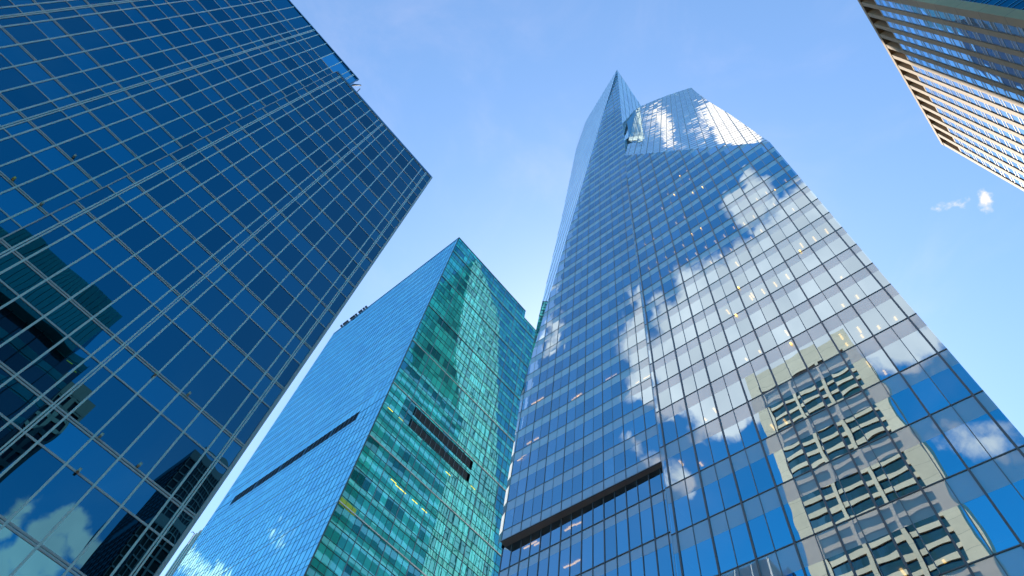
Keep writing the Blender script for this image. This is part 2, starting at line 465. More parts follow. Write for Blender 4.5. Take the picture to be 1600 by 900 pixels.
def skin_L(F, dbls, sgls, x0, x1, top, scale_z, clear_top=False):
    xs = sorted([x0] + [d for d in dbls] + [s for s in sgls] + [x1])
    zs = sorted([0] + [Z(z) for z in thick if Z(z) < top] + [Z(z) for z in thin if Z(z) < top] + [top])
    tz = {round(Z(z), 3) for z in thick}
    for a, b in zip(xs, xs[1:]):
        if b - a < 0.05: continue
        for c, d in zip(zs, zs[1:]):
            small = round(d, 3) in tz or d == top
            m = 'blue_mirror_panel' if small else 'blue_mirror'
            if clear_top and d > Z(2.70) and a > -9.6: m = 'blue_clear'
            F.pane(L, 'spandrel' if small else 'window', a, b, c, d, m, tilt=0.0025)
    for z in thick:
        if Z(z) < top: F.pair(L, 'transom', False, Z(z), .085, .045, x0, x1, 0.0, .026, 'pale_metal')
    for z in thin:
        if Z(z) < top: F.bar(L, 'transom', x0, x1, Z(z) - .048, Z(z) + .048, 0.0, .022, 'pale_metal')
    for x in dbls: F.pair(L, 'mullion', True, x, .07, .045, 0, top, 0.0, .04, 'light_metal')
    for x in sgls: F.bar(L, 'mullion', x - .045, x + .045, 0, top, 0.0, .035, 'light_metal')

skin_L(front, [d * DL for d in dbl], [s * DL for s in sgl], xl, xr, Z(2.528), 1)
skin_L(recess, [d * DL for d in rdbl], [s * DL for s in rsgl if -34 / DL < s < -0.229], -34, rec_end, rec_top, 1, True)
# edges, sides and roofs
L.add('corner_post', box_entry((xr - .02, DL - .09, 0), (xr + .16, DL + .15, Z(2.528)), 'pale_metal'))
L.add('corner_post', box_entry((xl - .06, DL - .05, 0), (xl + .0, DL + rec_Y - DL, Z(2.512)), 'pale_metal'))
L.add('parapet', box_entry((xl, DL - .07, Z(2.516)), (xr + .16, DL + .3, Z(2.530)), 'blue_frame'))
L.add('parapet', box_entry((-34, rec_Y - .07, rec_top - .15), (rec_end + .12, rec_Y + .25, rec_top + .06), 'blue_frame'))
west = Face((xr + .01, 0, 0), (0, 1, 0), (0, 0, 1), [(DL + .16, 0), (60, 0), (60, Z(2.528)), (DL + .16, Z(2.528))], n=(1, 0, 0))
ys = [DL + .16 + 1.2 * k for k in range(29)]
zl = sorted([0] + [Z(z) for z in thick if z < 2.5] + [Z(2.528)])
for a, b in zip(ys, ys[1:]):
    for c, d in zip(zl, zl[1:]): west.pane(L, 'side_window', a, b, c, d, 'blue_mirror', tilt=.001)
for z in thick:
    if z < 2.5: west.bar(L, 'side_transom', DL, 60, Z(z) - .12, Z(z) + .12, 0, .06, 'pale_metal')
for y in ys[::2]: west.bar(L, 'side_mullion', y - .06, y + .06, 0, Z(2.528), 0, .09, 'pale_metal')
wall(L, 'rear_wall', [(-34, 60, 0), (xr, 60, 0), (xr, 60, Z(2.52)), (-34, 60, Z(2.52))], 'roof_grey')
wall(L, 'rear_wall', [(-34, rec_Y, 0), (-34, 60, 0), (-34, 60, Z(2.7)), (-34, rec_Y, Z(2.7))], 'roof_grey')
wall(L, 'roof', [(xl, DL + .02, Z(2.49)), (xr, DL + .02, Z(2.49)), (xr, 60, Z(2.49)), (xl, 60, Z(2.49))], 'roof_grey')
wall(L, 'roof', [(-34, rec_Y + .02, Z(2.66)), (rec_end, rec_Y + .02, Z(2.66)), (rec_end, 60, Z(2.66)), (-34, 60, Z(2.66))], 'roof_grey')
pent = Face((rec_end + .01, 0, 0), (0, 1, 0), (0, 0, 1), [(rec_Y, Z(2.45)), (60, Z(2.45)), (60, rec_top), (rec_Y, rec_top)], n=(1, 0, 0))
pz = [Z(2.45), Z(2.595), Z(2.66), Z(2.80), rec_top]
for k in range(26):
    for c, d in zip(pz, pz[1:]): pent.pane(L, 'side_window', rec_Y + 1.24 * k, rec_Y + 1.24 * (k + 1), c, d, 'blue_clear' if c > Z(2.59) else 'blue_mirror', tilt=.001)
    pent.bar(L, 'side_mullion', rec_Y + 1.24 * k - .05, rec_Y + 1.24 * k + .05, Z(2.45), rec_top, 0, .06, 'blue_frame')
L.add('corner_post', box_entry((rec_end - .02, rec_Y - .06, 0), (rec_end + .10, rec_Y + .08, rec_top), 'blue_frame'))
for px, py, m in ((262, 900, 'fixture_beige'), (20, 281, 'fixture_yellow'), (115, 246, 'fixture_beige'), (64, 320, 'fixture_beige'), (156, 682, 'fixture_beige'),
                  (216, 728, 'fixture_beige'), (121, 737, 'fixture_beige'), (293, 617, 'fixture_beige'), (242, 586, 'fixture_beige')):
    Fc = recess if px < 130 and py < 330 else front
    a, b = Fc.uv_of_px(px, py)
    ent = Fc.bar_entry(a - .05, a + .05, b - .08, b + .08, 0.03, .2, m)
    if ent: L.add('facade_fixture', ent)
L.finish()

# gear on the roof of the front part
def rod(p, q, r, n=6):
    p, q = Vector(p), Vector(q); d = (q - p).normalized()
    a = d.orthogonal().normalized(); b = d.cross(a)
    v = []; f = []
    for c in (p, q):
        for i in range(n):
            t = 2 * math.pi * i / n; v.append(c + (a * math.cos(t) + b * math.sin(t)) * r)
    for i in range(n): f.append((i, (i + 1) % n, n + (i + 1) % n, n + i))
    f += [tuple(range(n - 1, -1, -1)), tuple(range(n, 2 * n))]
    return v, f
def rods(segs, mat, size=1.0):
    V = []; F = []
    for p, q, r in segs:
        v, f = rod(p, q, r); k = len(V); V += v; F += [tuple(i + k for i in fc) for fc in f]
    return Entry(V, F, mat, size=size)

base = hit(557, 144.5, (0, DL + .5, 0), (0, 1, 0)); tip = hit(562.6, 138.6, (0, DL + .5, 0), (0, 1, 0))
an = Thing('roof_antenna', 'thin slanted antenna on the roof edge of the dark blue tower below its corner box', 'antenna', (base.x, base.y, Z(2.49)))
an.add('mast', rods([((base.x, base.y, Z(2.49)), base, .05), (base, tip, .045)], 'equipment_dark'))
an.add('foot', box_entry((base.x - .2, base.y - .2, Z(2.49)), (base.x + .2, base.y + .2, Z(2.49) + .12), 'equipment_dark'))
an.finish()
bx = hit(551, 133, (0, DL + .9, 0), (0, 1, 0))
cr_ = Thing('maintenance_crane', 'small dark window cleaning davit tucked under the corner box of the blue tower', 'davit', (bx.x, bx.y, Z(2.49)))
cr_.add('post', rods([((bx.x, bx.y, Z(2.49)), (bx.x, bx.y, bx.z + .3), .09)], 'equipment_dark'))
cr_.add('arm', rods([((bx.x, bx.y, bx.z + .3), (bx.x + .5, bx.y - .3, bx.z + 1.0), .07), ((bx.x, bx.y, bx.z - .3), (bx.x + .4, bx.y - .25, bx.z + .8), .05)], 'equipment_dark'))
cr_.finish()

# ------------------------------------------------------------------ green glass tower
YG, XG = 84.0, 40.0
G = Thing('green_glass_tower', 'green and blue glass office block seen corner on between the two taller towers', 'tower', (60, 115, 0))
GT, GN_ = 195.1 + CZ, 190.5 + CZ
acc_z = [10.5 + 17.42 * k + CZ for k in range(11)]
fl = []
for a in acc_z:
    for k in range(4): fl.append(a + 4.355 * k)
fl = [z for z in fl if z < GT - 1]
gn = Face((0, YG, 0), (1, 0, 0), (0, 0, 1), [(XG, 0), (80, 0), (80, GN_), (74, GN_), (74, GT), (XG, GT)], n=(0, -1, 0))
ge = Face((XG, 0, 0), (0, 1, 0), (0, 0, 1), [(YG, 0), (145.4, 0), (145.4, GT), (YG, GT)], n=(-1, 0, 0))
cols = [XG + 1.481 * k for k in range(28)]
cols = [min(c, 80) for c in cols]
lou = [(107.9 + CZ, 110.3 + CZ), (111.6 + CZ, 114.4 + CZ)]
zz = sorted([0] + fl + [z + 1.45 for z in fl if z + 1.45 < GT - .6] + [GT])
zz = [z for z in zz if not (lou[0][0] - .1 < z < lou[1][1] + .1)]
zz_l = sorted(zz + [lou[0][0], lou[0][1], lou[1][0], lou[1][1]])
sp = {round(z + 1.45, 3) for z in fl}
room = {}
for i, (a, b) in enumerate(zip(cols, cols[1:])):
    inl = XG + 7.5 < (a + b) / 2 < XG + 26.3
    zl_ = zz_l if inl else zz
    for c, d in zip(zl_, zl_[1:]):
        if inl and any(abs(c - l[0]) < .01 for l in lou): continue
        small = round(d, 3) in sp
        if small:
            gn.pane(G, 'spandrel', a, b, c, d, 'green_panel', tilt=.0015)
        else:
            key = (int(c / 4.3), i // random.choice((2, 3, 3, 4)))
            r0 = room.setdefault(key, random.random())
            if a > 49 + (195 - c) * .29: r0 *= .3  # pane colour darkened past the mirrored tower's edge so the sky reflection dominates
            gn.pane(G, 'window', a, b, c, d, 'green_glass', tilt=.0015, rnd=min(1, max(0, r0 + random.uniform(-.18, .18))))
for k, c in enumerate(cols):
    spans = [(0, lou[0][0]), (lou[0][1], lou[1][0]), (lou[1][1], GT)] if XG + 7.5 < c < XG + 26.6 else [(0, GT)]
    es = []
    for lo, hi in spans:
        if k % 4 == 0: e = gn.bar_entry(c - .06, c + .06, lo, hi, 0, .10, 'mid_frame')
        else: e = gn.bar_entry(c - .03, c + .03, lo, hi, 0, .05, 'green_frame')
        if e: es.append(e)
    m0 = es[0]
    for e in es[1:]:
        kk = len(m0.v); m0.v += e.v; m0.f += [tuple(i + kk for i in f) for f in e.f]; m0.size += e.size
    G.add('mullion', m0)
for z in fl:
    if any(l[0] - .2 < z < l[1] + .2 for l in lou):
        for a0, a1 in ((XG, XG + 7.9), (XG + 26.1, 80)): gn.bar(G, 'transom', a0, a1, z - .05, z + .05, 0, .07, 'green_frame')
        continue
    accent = any(abs(z - a) < .01 for a in acc_z)
    if accent: gn.bar(G, 'accent_band', XG - .1, 80, z - .12, z + .12, 0, .16, 'bright_metal' if z < 140 else 'mid_frame')
    else: gn.bar(G, 'transom', XG, 80, z - .05, z + .05, 0, .07, 'green_frame')
    gn.bar(G, 'transom', XG, 80, z + 1.41, z + 1.49, 0, .06, 'green_frame')
for z0, z1 in lou:
    es = []
    x = XG + 7.95
    gn.bar(G, 'louvre_recess', x, XG + 26.05, z0, z1, -.5, -.45, 'louvre_metal')
    k = 0
    while x < XG + 26.0:
        x1 = min(x + 1.508, XG + 26.05)
        gn.bar(G, 'louvre', x + .06, x1 - .06, z0 + .05, z1 - .05, -.30, -.12, 'louvre_metal')
        zb = z0 + .2
        while zb < z1 - .1:
            e = gn.bar_entry(x + .05, x1 - .05, zb, zb + .06, -.12, -.04, 'equipment_dark')
            if e: G.add('louvre_blade', e)
            zb += .42
        gn.bar(G, 'louvre_post', x - .03, x + .03, z0, z1, -.3, .05, 'mid_frame')
        x = x1
# east face: flush pale blue panes
ey = [YG + 1.50 * k for k in range(42)]; ey[-1] = 145.4
s0, s1 = 108.6 + CZ, 111.75 + CZ
ez = [z for z in zz if not (s0 - 1 < z < s1 + 1)]
ez_l = sorted(ez + [s0, s1])
for a, b in zip(ey, ey[1:]):
    inl = 93.0 < (a + b) / 2 < 137.6
    zl_ = ez_l if inl else ez
    for c, d in zip(zl_, zl_[1:]):
        if inl and abs(c - s0) < .01: continue
        small = round(d, 3) in sp
        ge.pane(G, 'spandrel' if small else 'window', a, b, c, d, 'sky_glass', tilt=.003)
for z in fl:
    if s0 - 1 < z < s1 + .5:
        for a0, a1 in ((YG, 93.0), (137.6, 145.4)): ge.bar(G, 'transom', a0, a1, z - .04, z + .04, 0, .05, 'blue_frame')
    else:
        accent = any(abs(z - a) < .01 for a in acc_z)
        ge.bar(G, 'transom', YG, 145.4, z - (.06 if accent else .03), z + (.06 if accent else .03), 0, .03, 'mid_frame' if accent else 'blue_frame')
        ge.bar(G, 'transom', YG, 145.4, z + 1.42, z + 1.48, 0, .03, 'blue_frame')
for y in ey: ge.bar(G, 'mullion', y - .025, y + .025, 0, GT, 0, .04, 'blue_frame')
ge.bar(G, 'vent_slot', 92.9, 137.7, s0, s1, -.7, -.6, 'slot_metal')
for k in range(7): ge.bar(G, 'slot_blade', 92.9, 137.7, s0 + .3 + .42 * k, s0 + .37 + .42 * k, -.4, -.05, 'equipment_dark')
for y in (92.9, 101.8, 110.8, 119.7, 128.7, 137.6): ge.bar(G, 'louvre_post', y - .04, y + .04, s0, s1, -.6, .02, 'blue_frame')
for z in (s0 + .02, s1 - .12): ge.bar(G, 'vent_slot', 92.9, 137.7, z, z + .1, -.6, 0, 'slot_metal')
G.add('corner_post', box_entry((XG - .12, YG - .12, 0), (XG + .10, YG + .10, GT), 'green_frame'))
G.add('parapet', box_entry((XG - .1, YG - .1, GT - .05), (74, YG + .3, GT + .25), 'green_frame'))
G.add('parapet', box_entry((74, YG - .1, GN_ - .05), (80, YG + .3, GN_ + .25), 'green_frame'))
G.add('parapet', box_entry((XG - .1, YG + .3, GT - .05), (XG + .3, 145.4, GT + .25), 'blue_frame'))
wall(G, 'rear_wall', [(80, YG, 0), (80, 145.4, 0), (80, 145.4, GN_), (80, YG, GN_)], 'roof_grey')
wall(G, 'rear_wall', [(XG, 145.4, 0), (80, 145.4, 0), (80, 145.4, GN_), (XG, 145.4, GN_)], 'roof_grey')
wall(G, 'rear_wall', [(74, YG + .3, GN_), (74, 145.4, GN_), (74, 145.4, GT), (74, YG + .3, GT)], 'mid_frame')
wall(G, 'roof', [(XG, YG, GT - .1), (74, YG, GT - .1), (74, 145.4, GT - .1), (XG, 145.4, GT - .1)], 'roof_grey')
wall(G, 'roof', [(74, YG, GN_ - .1), (80, YG, GN_ - .1), (80, 145.4, GN_ - .1), (74, 145.4, GN_ - .1)], 'roof_grey')
# interior things that show through low on the green side
for px, py in ((610, 640), (627, 655), (615, 752), (622, 761), (630, 768), (648, 784), (663, 798), (700, 740), (739, 762)):
    a, b = gn.uv_of_px(px, py)
    gn.bar(G, 'ceiling_lamp', a - .75, a + .75, b - .09, b + .09, .005, .03, 'yellow_glow')
a, b = gn.uv_of_px(543, 791)
gn.bar(G, 'yellow_screen', a - 1.9, a + 1.9, b - .75, b + .75, .004, .02, 'yellow_sofa')
G.finish()

for i, y in enumerate((141.8, 140.5, 139.6, 138.6, 136.7, 136.0, 135.1, 134.0, 132.3, 131.3, 130.0, 128.8)):
    fl_ = Thing('roof_floodlight', 'small dark floodlight on a short post along the roof edge of the green block', 'floodlight',
                (XG + .1, y, GT + .25), 'floodlights along the roof edge')
    z0 = GT + .25
    fl_.add('post', rods([((XG + .1, y, z0), (XG - .1, y, z0 + 1.5), .09)], 'equipment_dark'))
    fl_.add('lamp_head', box_entry((XG - .55, y - .32, z0 + 1.2), (XG + .15, y + .32, z0 + 1.75), 'equipment_dark'))
    fl_.finish()

# ------------------------------------------------------------------ faceted glass tower
B = Thing('faceted_glass_tower', 'tallest tower, faceted pale blue glass with slanted crown, mirroring white clouds', 'tower', (62, 22, 0))
BX = 40.0
r_z = [0, 6.2, 12.2, 18.0, 23.7, 29.82, 35.96, 41.56, 47.02, 52.58, 58.12, 62.67] + [62.67 + 4.625 * k for k in range(1, 21)]
r_z = [z + CZ for z in r_z]
r_d = [21.21 - 3.075 * k for k in range(9)]
r_s = [y - 1.53 for y in r_d]
e_pts = [hit(977, 243, (BX, 0, 0), (1, 0, 0)), hit(1191.7, 222.5, (BX, 0, 0), (1, 0, 0)), hit(1202.5, 221.7, (BX, 0, 0), (1, 0, 0))]
rf = Face((BX, 0, 0), (0, 1, 0), (0, 0, 1), [(21.95, 0), (21.45, 127), (e_pts[0].y, e_pts[0].z), (e_pts[1].y, e_pts[1].z), (e_pts[2].y, e_pts[2].z), (-4.12, 60), (-4.05, 0)], n=(-1, 0, 0))

def skin_B(F, zs, dbls, sgls, u0, u1, part_pre='', frac=.36):
    us = sorted([u0] + dbls + sgls + [u1])
    us = [u for u in us if u0 <= u <= u1]
    for a, b in zip(us, us[1:]):
        if b - a < .1: continue
        for c, d in zip(zs, zs[1:]):
            s = d - frac * (d - c)
            F.pane(B, 'spandrel', a, b, s, d, 'spandrel', tilt=.0012)
            F.pane(B, 'window', a, b, c, s, 'vision', tilt=.0022)
    for z in zs: F.bar(B, 'transom', u0, u1, z - .045, z + .045, 0, .05, 'dark_frame')
    for u in dbls: F.bar(B, 'mullion', u - .075, u + .075, -5, 400, 0, .09, 'dark_frame')
    for u in sgls: F.bar(B, 'mullion', u - .032, u + .032, -5, 400, 0, .05, 'mid_frame')

skin_B(rf, r_z, r_d, r_s, -4.4, 22.0)
B.add('edge_fin', rf.bar_entry(21.0, 22.0, 0, 154, -.02, .03, 'spandrel', poly=[(21.93, 0), (21.97, 0), (21.47, 127), (e_pts[0].y + .02, e_pts[0].z), (e_pts[0].y - .06, e_pts[0].z), (21.40, 127)]))
# interior of the front slab: floors, core, sills, lamps
for z0, z1 in zip(r_z, r_z[1:]):
    yr = (max(-4.0, -4.0), 21.4 if z1 < 125 else 20.6)
    top_lim = lambda y: e_pts[1].z + (e_pts[0].z - e_pts[1].z) * (y - e_pts[1].y) / (e_pts[0].y - e_pts[1].y)
    ya = yr[0]
    if z1 > e_pts[1].z:
        ya = e_pts[1].y + (z1 - e_pts[1].z) / (e_pts[0].z - e_pts[1].z) * (e_pts[0].y - e_pts[1].y) + .5
    if ya > yr[1] - 1: continue
    s = z1 - .36 * (z1 - z0)
    B.add('floor_slab', box_entry((BX + .30, ya, s), (BX + 7.9, yr[1], z1 - .25), 'slab_white'))
    if z0 > 27: B.add('radiator_sill', box_entry((BX + .35, ya, z0 - .2), (BX + .75, yr[1], z0 + .85), 'sill_grey'))
B.add('core_wall', Entry([Vector((BX + 8, -4, 0)), Vector((BX + 8, 21.4, 0)), Vector((BX + 8, 20.8, e_pts[0].z)), Vector((BX + 8, -4, e_pts[1].z))], [(0, 1, 2, 3)], 'core_grey'))
lamp_rows = [(z, 1) for z in r_z]
def lamp_at(px, py, kind):
    """a ceiling lamp on the ceiling of the storey the sight line enters"""
    Q = hit(px, py, (BX, 0, 0), (1, 0, 0)) if kind == 'R' else hit(px, py, lf.O, lf.n)
    zs = r_z if kind == 'R' else l_z
    for z0, z1 in zip(zs, zs[1:]):
        if z0 < Q.z <= z1:
            s = z1 - .36 * (z1 - z0) - .06
            d = ray(px, py).normalized(); t = (s - Q.z) / d.z
            if t < .15: t = .3
            return Q + d * t
    return None
R_LAMPS = [(1065, 724), (1097, 727), (1104, 658), (1118, 642), (1228, 660), (1208, 668), (1325, 541), (1315, 527), (1349, 528), (1343, 516), (1375, 514),
           (1401, 500), (1384, 584), (1319, 480), (1341, 466), (1193, 456), (1174, 466), (1138, 488), (1156, 452), (1176, 462), (1238, 540), (1230, 521), (1168, 564), (1189, 552),
           (1231, 433), (1212, 445), (1253, 384), (1292, 362), (1273, 374), (1240, 328), (1317, 437), (1183, 312), (1198, 302), (1210, 320), (1178, 339), (1163, 350), (1190, 361), (1174, 372),
           (1147, 356), (1132, 369), (1142, 390), (1152, 413), (1127, 400), (1118, 378), (1103, 387), (1088, 397), (1111, 410), (1096, 358), (1082, 367), (1068, 384), (1055, 395), (1041, 403), (1027, 411),
           (1074, 406), (1061, 416), (1032, 433), (1047, 425), (1070, 340), (1057, 349), (1021, 373), (1008, 382), (1014, 420), (1083, 302), (1098, 293), (1212, 298), (1228, 283),
           (1065, 290), (1054, 305), (1044, 304), (1035, 326), (1049, 318), (1074, 268), (1063, 276), (1078, 281), (1566, 860), (1478, 881), (1412, 895), (1358, 570), (1252, 395), (1152, 495)]
for px, py in R_LAMPS:
    p = lamp_at(px, py, 'R')
    k_ = 1.0 if p and p.z < 85 else .62
    if p: B.add('ceiling_lamp', box_entry((p.x - .42 * k_, p.y - .08 * k_, p.z - .05), (p.x + .30 * k_, p.y + .08 * k_, p.z + .05), 'lamp_glow'))

# set-back left volume, leaning slightly
dL = Vector((-0.0137, -0.0135, 1.0)); hL = Vector((-0.017, 1.0, -0.0001))
r0 = ray(1031.7, 723.3); O_l = Vector((0, 0, CZ)) + r0 * (45.0 / r0.x)
nl = -dL.cross(hL); nl = nl if nl.x < 0 else -nl
lf = Face(O_l, hL, dL, [(0, 0), (1, 0), (0, 1)], n=nl)
UVp = lambda px, py: lf.uv_of_px(px, py)
l_poly = [UVp(782.5, 848.3), (-4.5, 0.0), (-4.5, 95.0), UVp(977, 243), UVp(964, 109), UVp(941.7, 180), UVp(922.0, 246.7), UVp(897.5, 330), UVp(862.1, 450), UVp(812, 620), UVp(798, 750)]
lf.poly = l_poly
l_z0 = [0.0, 1.65] + [6.35 + 4.62 * k for k in range(50)]
l_d = [UVp(x, y)[0] for x, y in ((977.5, 749.2), (1014.2, 730.8))]
l_d = [1.42 + 3.035 * k for k in range(-2, 9)]
l_s = [u + 1.5175 for u in l_d]
u_l = l_poly[0][0]
zs = l_z0
us = sorted([-4.5] + [u for u in l_d + l_s if u < u_l - .3] + [u_l + .6])
for a, b in zip(us, us[1:]):
    for c, d in zip(zs, zs[1:]):
        if d - c < 2:
            lf.pane(B, 'spandrel', a, b, c, d, 'spandrel', tilt=.002); continue
        s = d - .36 * (d - c)
        lf.pane(B, 'spandrel', a, b, s, d, 'spandrel', tilt=.002)
        lf.pane(B, 'window', a, b, c, s, 'vision', tilt=.003)
for z in zs[1:]: lf.bar(B, 'transom', -4.5, u_l + 1, z - .04, z + .04, 0, .04, 'dark_frame')
for u in l_d: lf.bar(B, 'mullion', u - .045, u + .045, 0, 400, 0, .05, 'dark_frame')
for u in l_s: lf.bar(B, 'mullion', u - .022, u + .022, 0, 400, 0, .03, 'mid_frame')
l_z = [O_l.z + z for z in zs]
for k, (z0, z1) in enumerate(zip(l_z, l_z[1:])):
    if z1 - z0 < 2 or z1 > 225: continue
    s = z1 - .36 * (z1 - z0)
    yb = 47.0 if z1 < 85 else 47.0 - (z1 - 85) * .135
    xo = O_l.x - .0137 * (z0 - O_l.z) - .35
    B.add('floor_slab', box_entry((xo + .55, 22.4, s), (xo + 8, yb, z1 - .25), 'slab_white'))
    B.add('radiator_sill', box_entry((xo + .55, 22.4, z0 - .2), (xo + .95, yb, z0 + .8), 'sill_grey'))
for u in l_d[2:8]:
    top = 170 if u < 7 else 105 if u < 12 else 75 if u < 16.5 else 48 if u < 20 else 22
    p0 = lf.P(u + .45, 0.3, -1.0); p1 = lf.P(u + .45, top, -1.0)
    B.add('column', rods([(p0, p1, .30)], 'column_white'))
B.add('core_wall', Entry([Vector((55, 20, 0)), Vector((55, 46, 0)), Vector((54, 46, 90)), Vector((53, 28, 230)), Vector((53, 20, 230))], [(0, 1, 2, 3, 4)], 'core_grey'))
L_LAMPS = [(812, 718, 3), (818, 712, 3), (834, 630, 3), (840, 627, 3), (846, 623, 3), (893, 626, 2), (901, 620, 2), (905, 617, 2), (827, 692, 2), (838, 686, 2), (850, 597, 2), (855, 594, 2),
           (945, 596, 2), (951, 592, 2), (960, 587, 2), (992, 514, 1), (997, 511, 1), (1003, 506, 1), (993, 540, 1), (1000, 536, 1), (1006, 531, 1), (998, 597, 1), (1005, 593, 1), (933, 499, 1), (946, 491, 1), (958, 484, 1), (1014, 588, 1), (905, 693, 1)]
for px, py, w in L_LAMPS:
    p = lamp_at(px, py, 'L')
    if p: B.add('ceiling_lamp', box_entry((p.x - .08, p.y - .45, p.z - .05), (p.x + .08, p.y + .45, p.z + .05), 'lamp_glow'))

# soffit and the set-back storeys below it
zs_b = O_l.z
P_a = lf.P(u_l, 0); P_b = lf.P(-4.5, 0)
lo_x = 45.6
B.add('soffit', Entry([P_a + Vector((0, 0, 0)), P_b, Vector((lo_x + .4, P_b.y, zs_b)), Vector((lo_x + .4, P_a.y + .25, zs_b))], [(0, 1, 2, 3)], 'soffit_metal'))
B.add('soffit_edge', lf.bar_entry(-4.5, u_l, -.0, .12, 0, .10, 'mid_frame', poly=[(-4.5, 0), (u_l, 0), (u_l, .12), (-4.5, .12)]))
lw_ = Face((lo_x, 0, 0), (0, 1, 0), (0, 0, 1), [(20.5, 0), (47.95, 0), (47.95, zs_b), (20.5, zs_b)], n=(-1, 0, 0))
lw_z = [53.45 + CZ - 5.65 * k for k in range(10, -1, -1)]
lw_z = [z for z in lw_z if z > 0]
lw_all = [0] + lw_z + [zs_b]
ym = [lf.P(u, 0).y + .55 for u in l_d]
ym = [y for y in ym if 20.5 < y < 47.9]
ysn = [y + 1.52 for y in ym if y + 1.52 < 47.9]
uu = sorted([20.5] + ym + ysn + [47.95])
for a, b in zip(uu, uu[1:]):
    for c, d in zip(lw_all, lw_all[1:]):
        if d == zs_b: lw_.pane(B, 'window', a, b, c, d, 'vision', tilt=.0025); continue
        s = d - 1.35
        lw_.pane(B, 'spandrel', a, b, s, d, 'spandrel', tilt=.002)
        if s > c: lw_.pane(B, 'window', a, b, c, s, 'vision', tilt=.0025)
for z in lw_z: lw_.bar(B, 'transom', 20.5, 47.95, z - .05, z + .05, 0, .08, 'dark_frame')
for y in ym: lw_.bar(B, 'mullion', y - .06, y + .06, 0, zs_b, 0, .07, 'dark_frame')
for y in ysn: lw_.bar(B, 'mullion', y - .035, y + .035, 0, zs_b, 0, .08, 'mid_frame')
for z0, z1 in zip(lw_all, lw_all[1:]):
    B.add('floor_slab', box_entry((lo_x + .3, 22, z1 - 1.3 if z1 < zs_b else zs_b + .05), (lo_x + 8, 47.4, z1 - .2 if z1 < zs_b else zs_b + .6), 'slab_white'))
    B.add('radiator_sill', box_entry((lo_x + .35, 22, z0 - .2), (lo_x + .75, 47.4, z0 + .8), 'sill_grey'))
for px, py in ((823, 855), (834, 848), (839, 850), (887, 827), (893, 822), (904, 818), (886, 885), (894, 882), (902, 877), (900, 899), (907, 896)):
    Q = hit(px, py, (lo_x, 0, 0), (1, 0, 0))
    for z0, z1 in zip(lw_all, lw_all[1:]):
        if z0 < Q.z <= z1:
            s = (z1 - 1.3 if z1 < zs_b else zs_b + .05) - .06
            d = ray(px, py).normalized(); p = Q + d * max(.3, (s - Q.z) / d.z)
            B.add('ceiling_lamp', box_entry((p.x - .08, p.y - .45, p.z - .05), (p.x + .08, p.y + .45, p.z + .05), 'lamp_glow'))

# tall narrow facet beside the left volume
def through(P, q, w):
    n = (Vector(q) - Vector(P)).cross(Vector(w)).normalized()
    return n
Pc, Pd = lf.P(*UVp(941.7, 180)), lf.P(*UVp(812, 620))
wc = Vector((0.5, 1, 0)); nc = through(Pc, Pd, wc); nc = nc if nc.x < 0 else -nc
vc = (Pc - Pd).normalized(); vc = vc / vc.z
cf = Face(Pd, wc.normalized(), vc, [(0, 0)], n=nc)
cf.poly = [cf.uv_of_px(x, y) for x, y in ((964, 109), (941.7, 180), (922.0, 246.7), (897.5, 330), (862.1, 450), (812, 620), (815.5, 612), (828, 560), (843, 490), (852.3, 450), (880, 330), (905.8, 205), (920.8, 180))]
us_c = [-1.2 + 3.0 * k for k in range(-3, 14)]
zs_c = [-10 + 4.62 * k for k in range(60)]
for a, b in zip(us_c, us_c[1:]):
    for c, d in zip(zs_c, zs_c[1:]):
        cf.pane(B, 'facet_window', a, b, c, d, 'chamfer_glass', tilt=.0006)
for a in us_c:
    cf.bar(B, 'glazing_bar', a - .08, a + .08, -20, 400, 0, .03, 'dark_frame')
for c in zs_c: cf.bar(B, 'glazing_bar', -12, 60, c - .025, c + .025, 0, .008, 'mid_frame')

# added corner fin: backlit white panels stand in for the sunlit interior
wfin = Vector((0.45, 1, 0)).normalized()
Pf0, Pf1 = lf.P(*UVp(820, 603)), lf.P(*UVp(784, 846))
nf = through(Pf0, Pf1, wfin); nf = nf if nf.x < 0 else -nf
vf = (Pf0 - Pf1); vf = vf / vf.z
ff = Face(Pf1, wfin, vf, [(0, 0)], n=nf)
ff.poly = [ff.uv_of_px(x, y) for x, y in ((820.5, 603), (798, 750), (784, 846), (777.5, 851), (793.3, 750), (816, 612))]
for z0, z1 in zip(l_z0[1:], l_z0[2:]):
    s = z1 - .30 * (z1 - z0)
    ff.pane(B, 'sunlit_corner_panel', -2, 8, z0 + .25, s, 'sunlit_corner_white')
    ff.pane(B, 'corner_spandrel', -2, 8, s, z1 + .25, 'spandrel')
ff.pane(B, 'corner_spandrel', -2, 8, -1, l_z0[1] + .25, 'spandrel')

# slanted crown facet above the front slab
lean = Vector((0.145, -0.0147, 1.0))
eu = (e_pts[1] - e_pts[0]).normalized()
un = eu.cross(lean).normalized(); un = un if un.x < 0 else -un
uf = Face(e_pts[0], (0, -1, 0), lean, [(0, 0)], n=un)
uf.u = (Vector((0, -1, 0)) - un * Vector((0, -1, 0)).dot(un)).normalized()
uf.flip = uf.u.cross(uf.v).dot(uf.n) < 0
upx = [(977, 243), (1191.7, 222.5), (1202.5, 221.7), (1190, 213.5), (1142.5, 180), (1106, 157.5), (1088, 144), (1080, 136.8), (1062, 142.5), (1040, 150), (1020, 158), (1002, 165.5), (993, 171), (1004, 212), (983.5, 214)]
uf.poly = [uf.uv_of_px(x, y) for x, y in upx]
u_min = min(p[0] for p in uf.poly); u_max = max(p[0] for p in uf.poly)
v_min = min(p[1] for p in uf.poly); v_max = max(p[1] for p in uf.poly)
ucols = [u_min - .5 + 1.54 * k for k in range(int((u_max - u_min) / 1.54) + 3)]
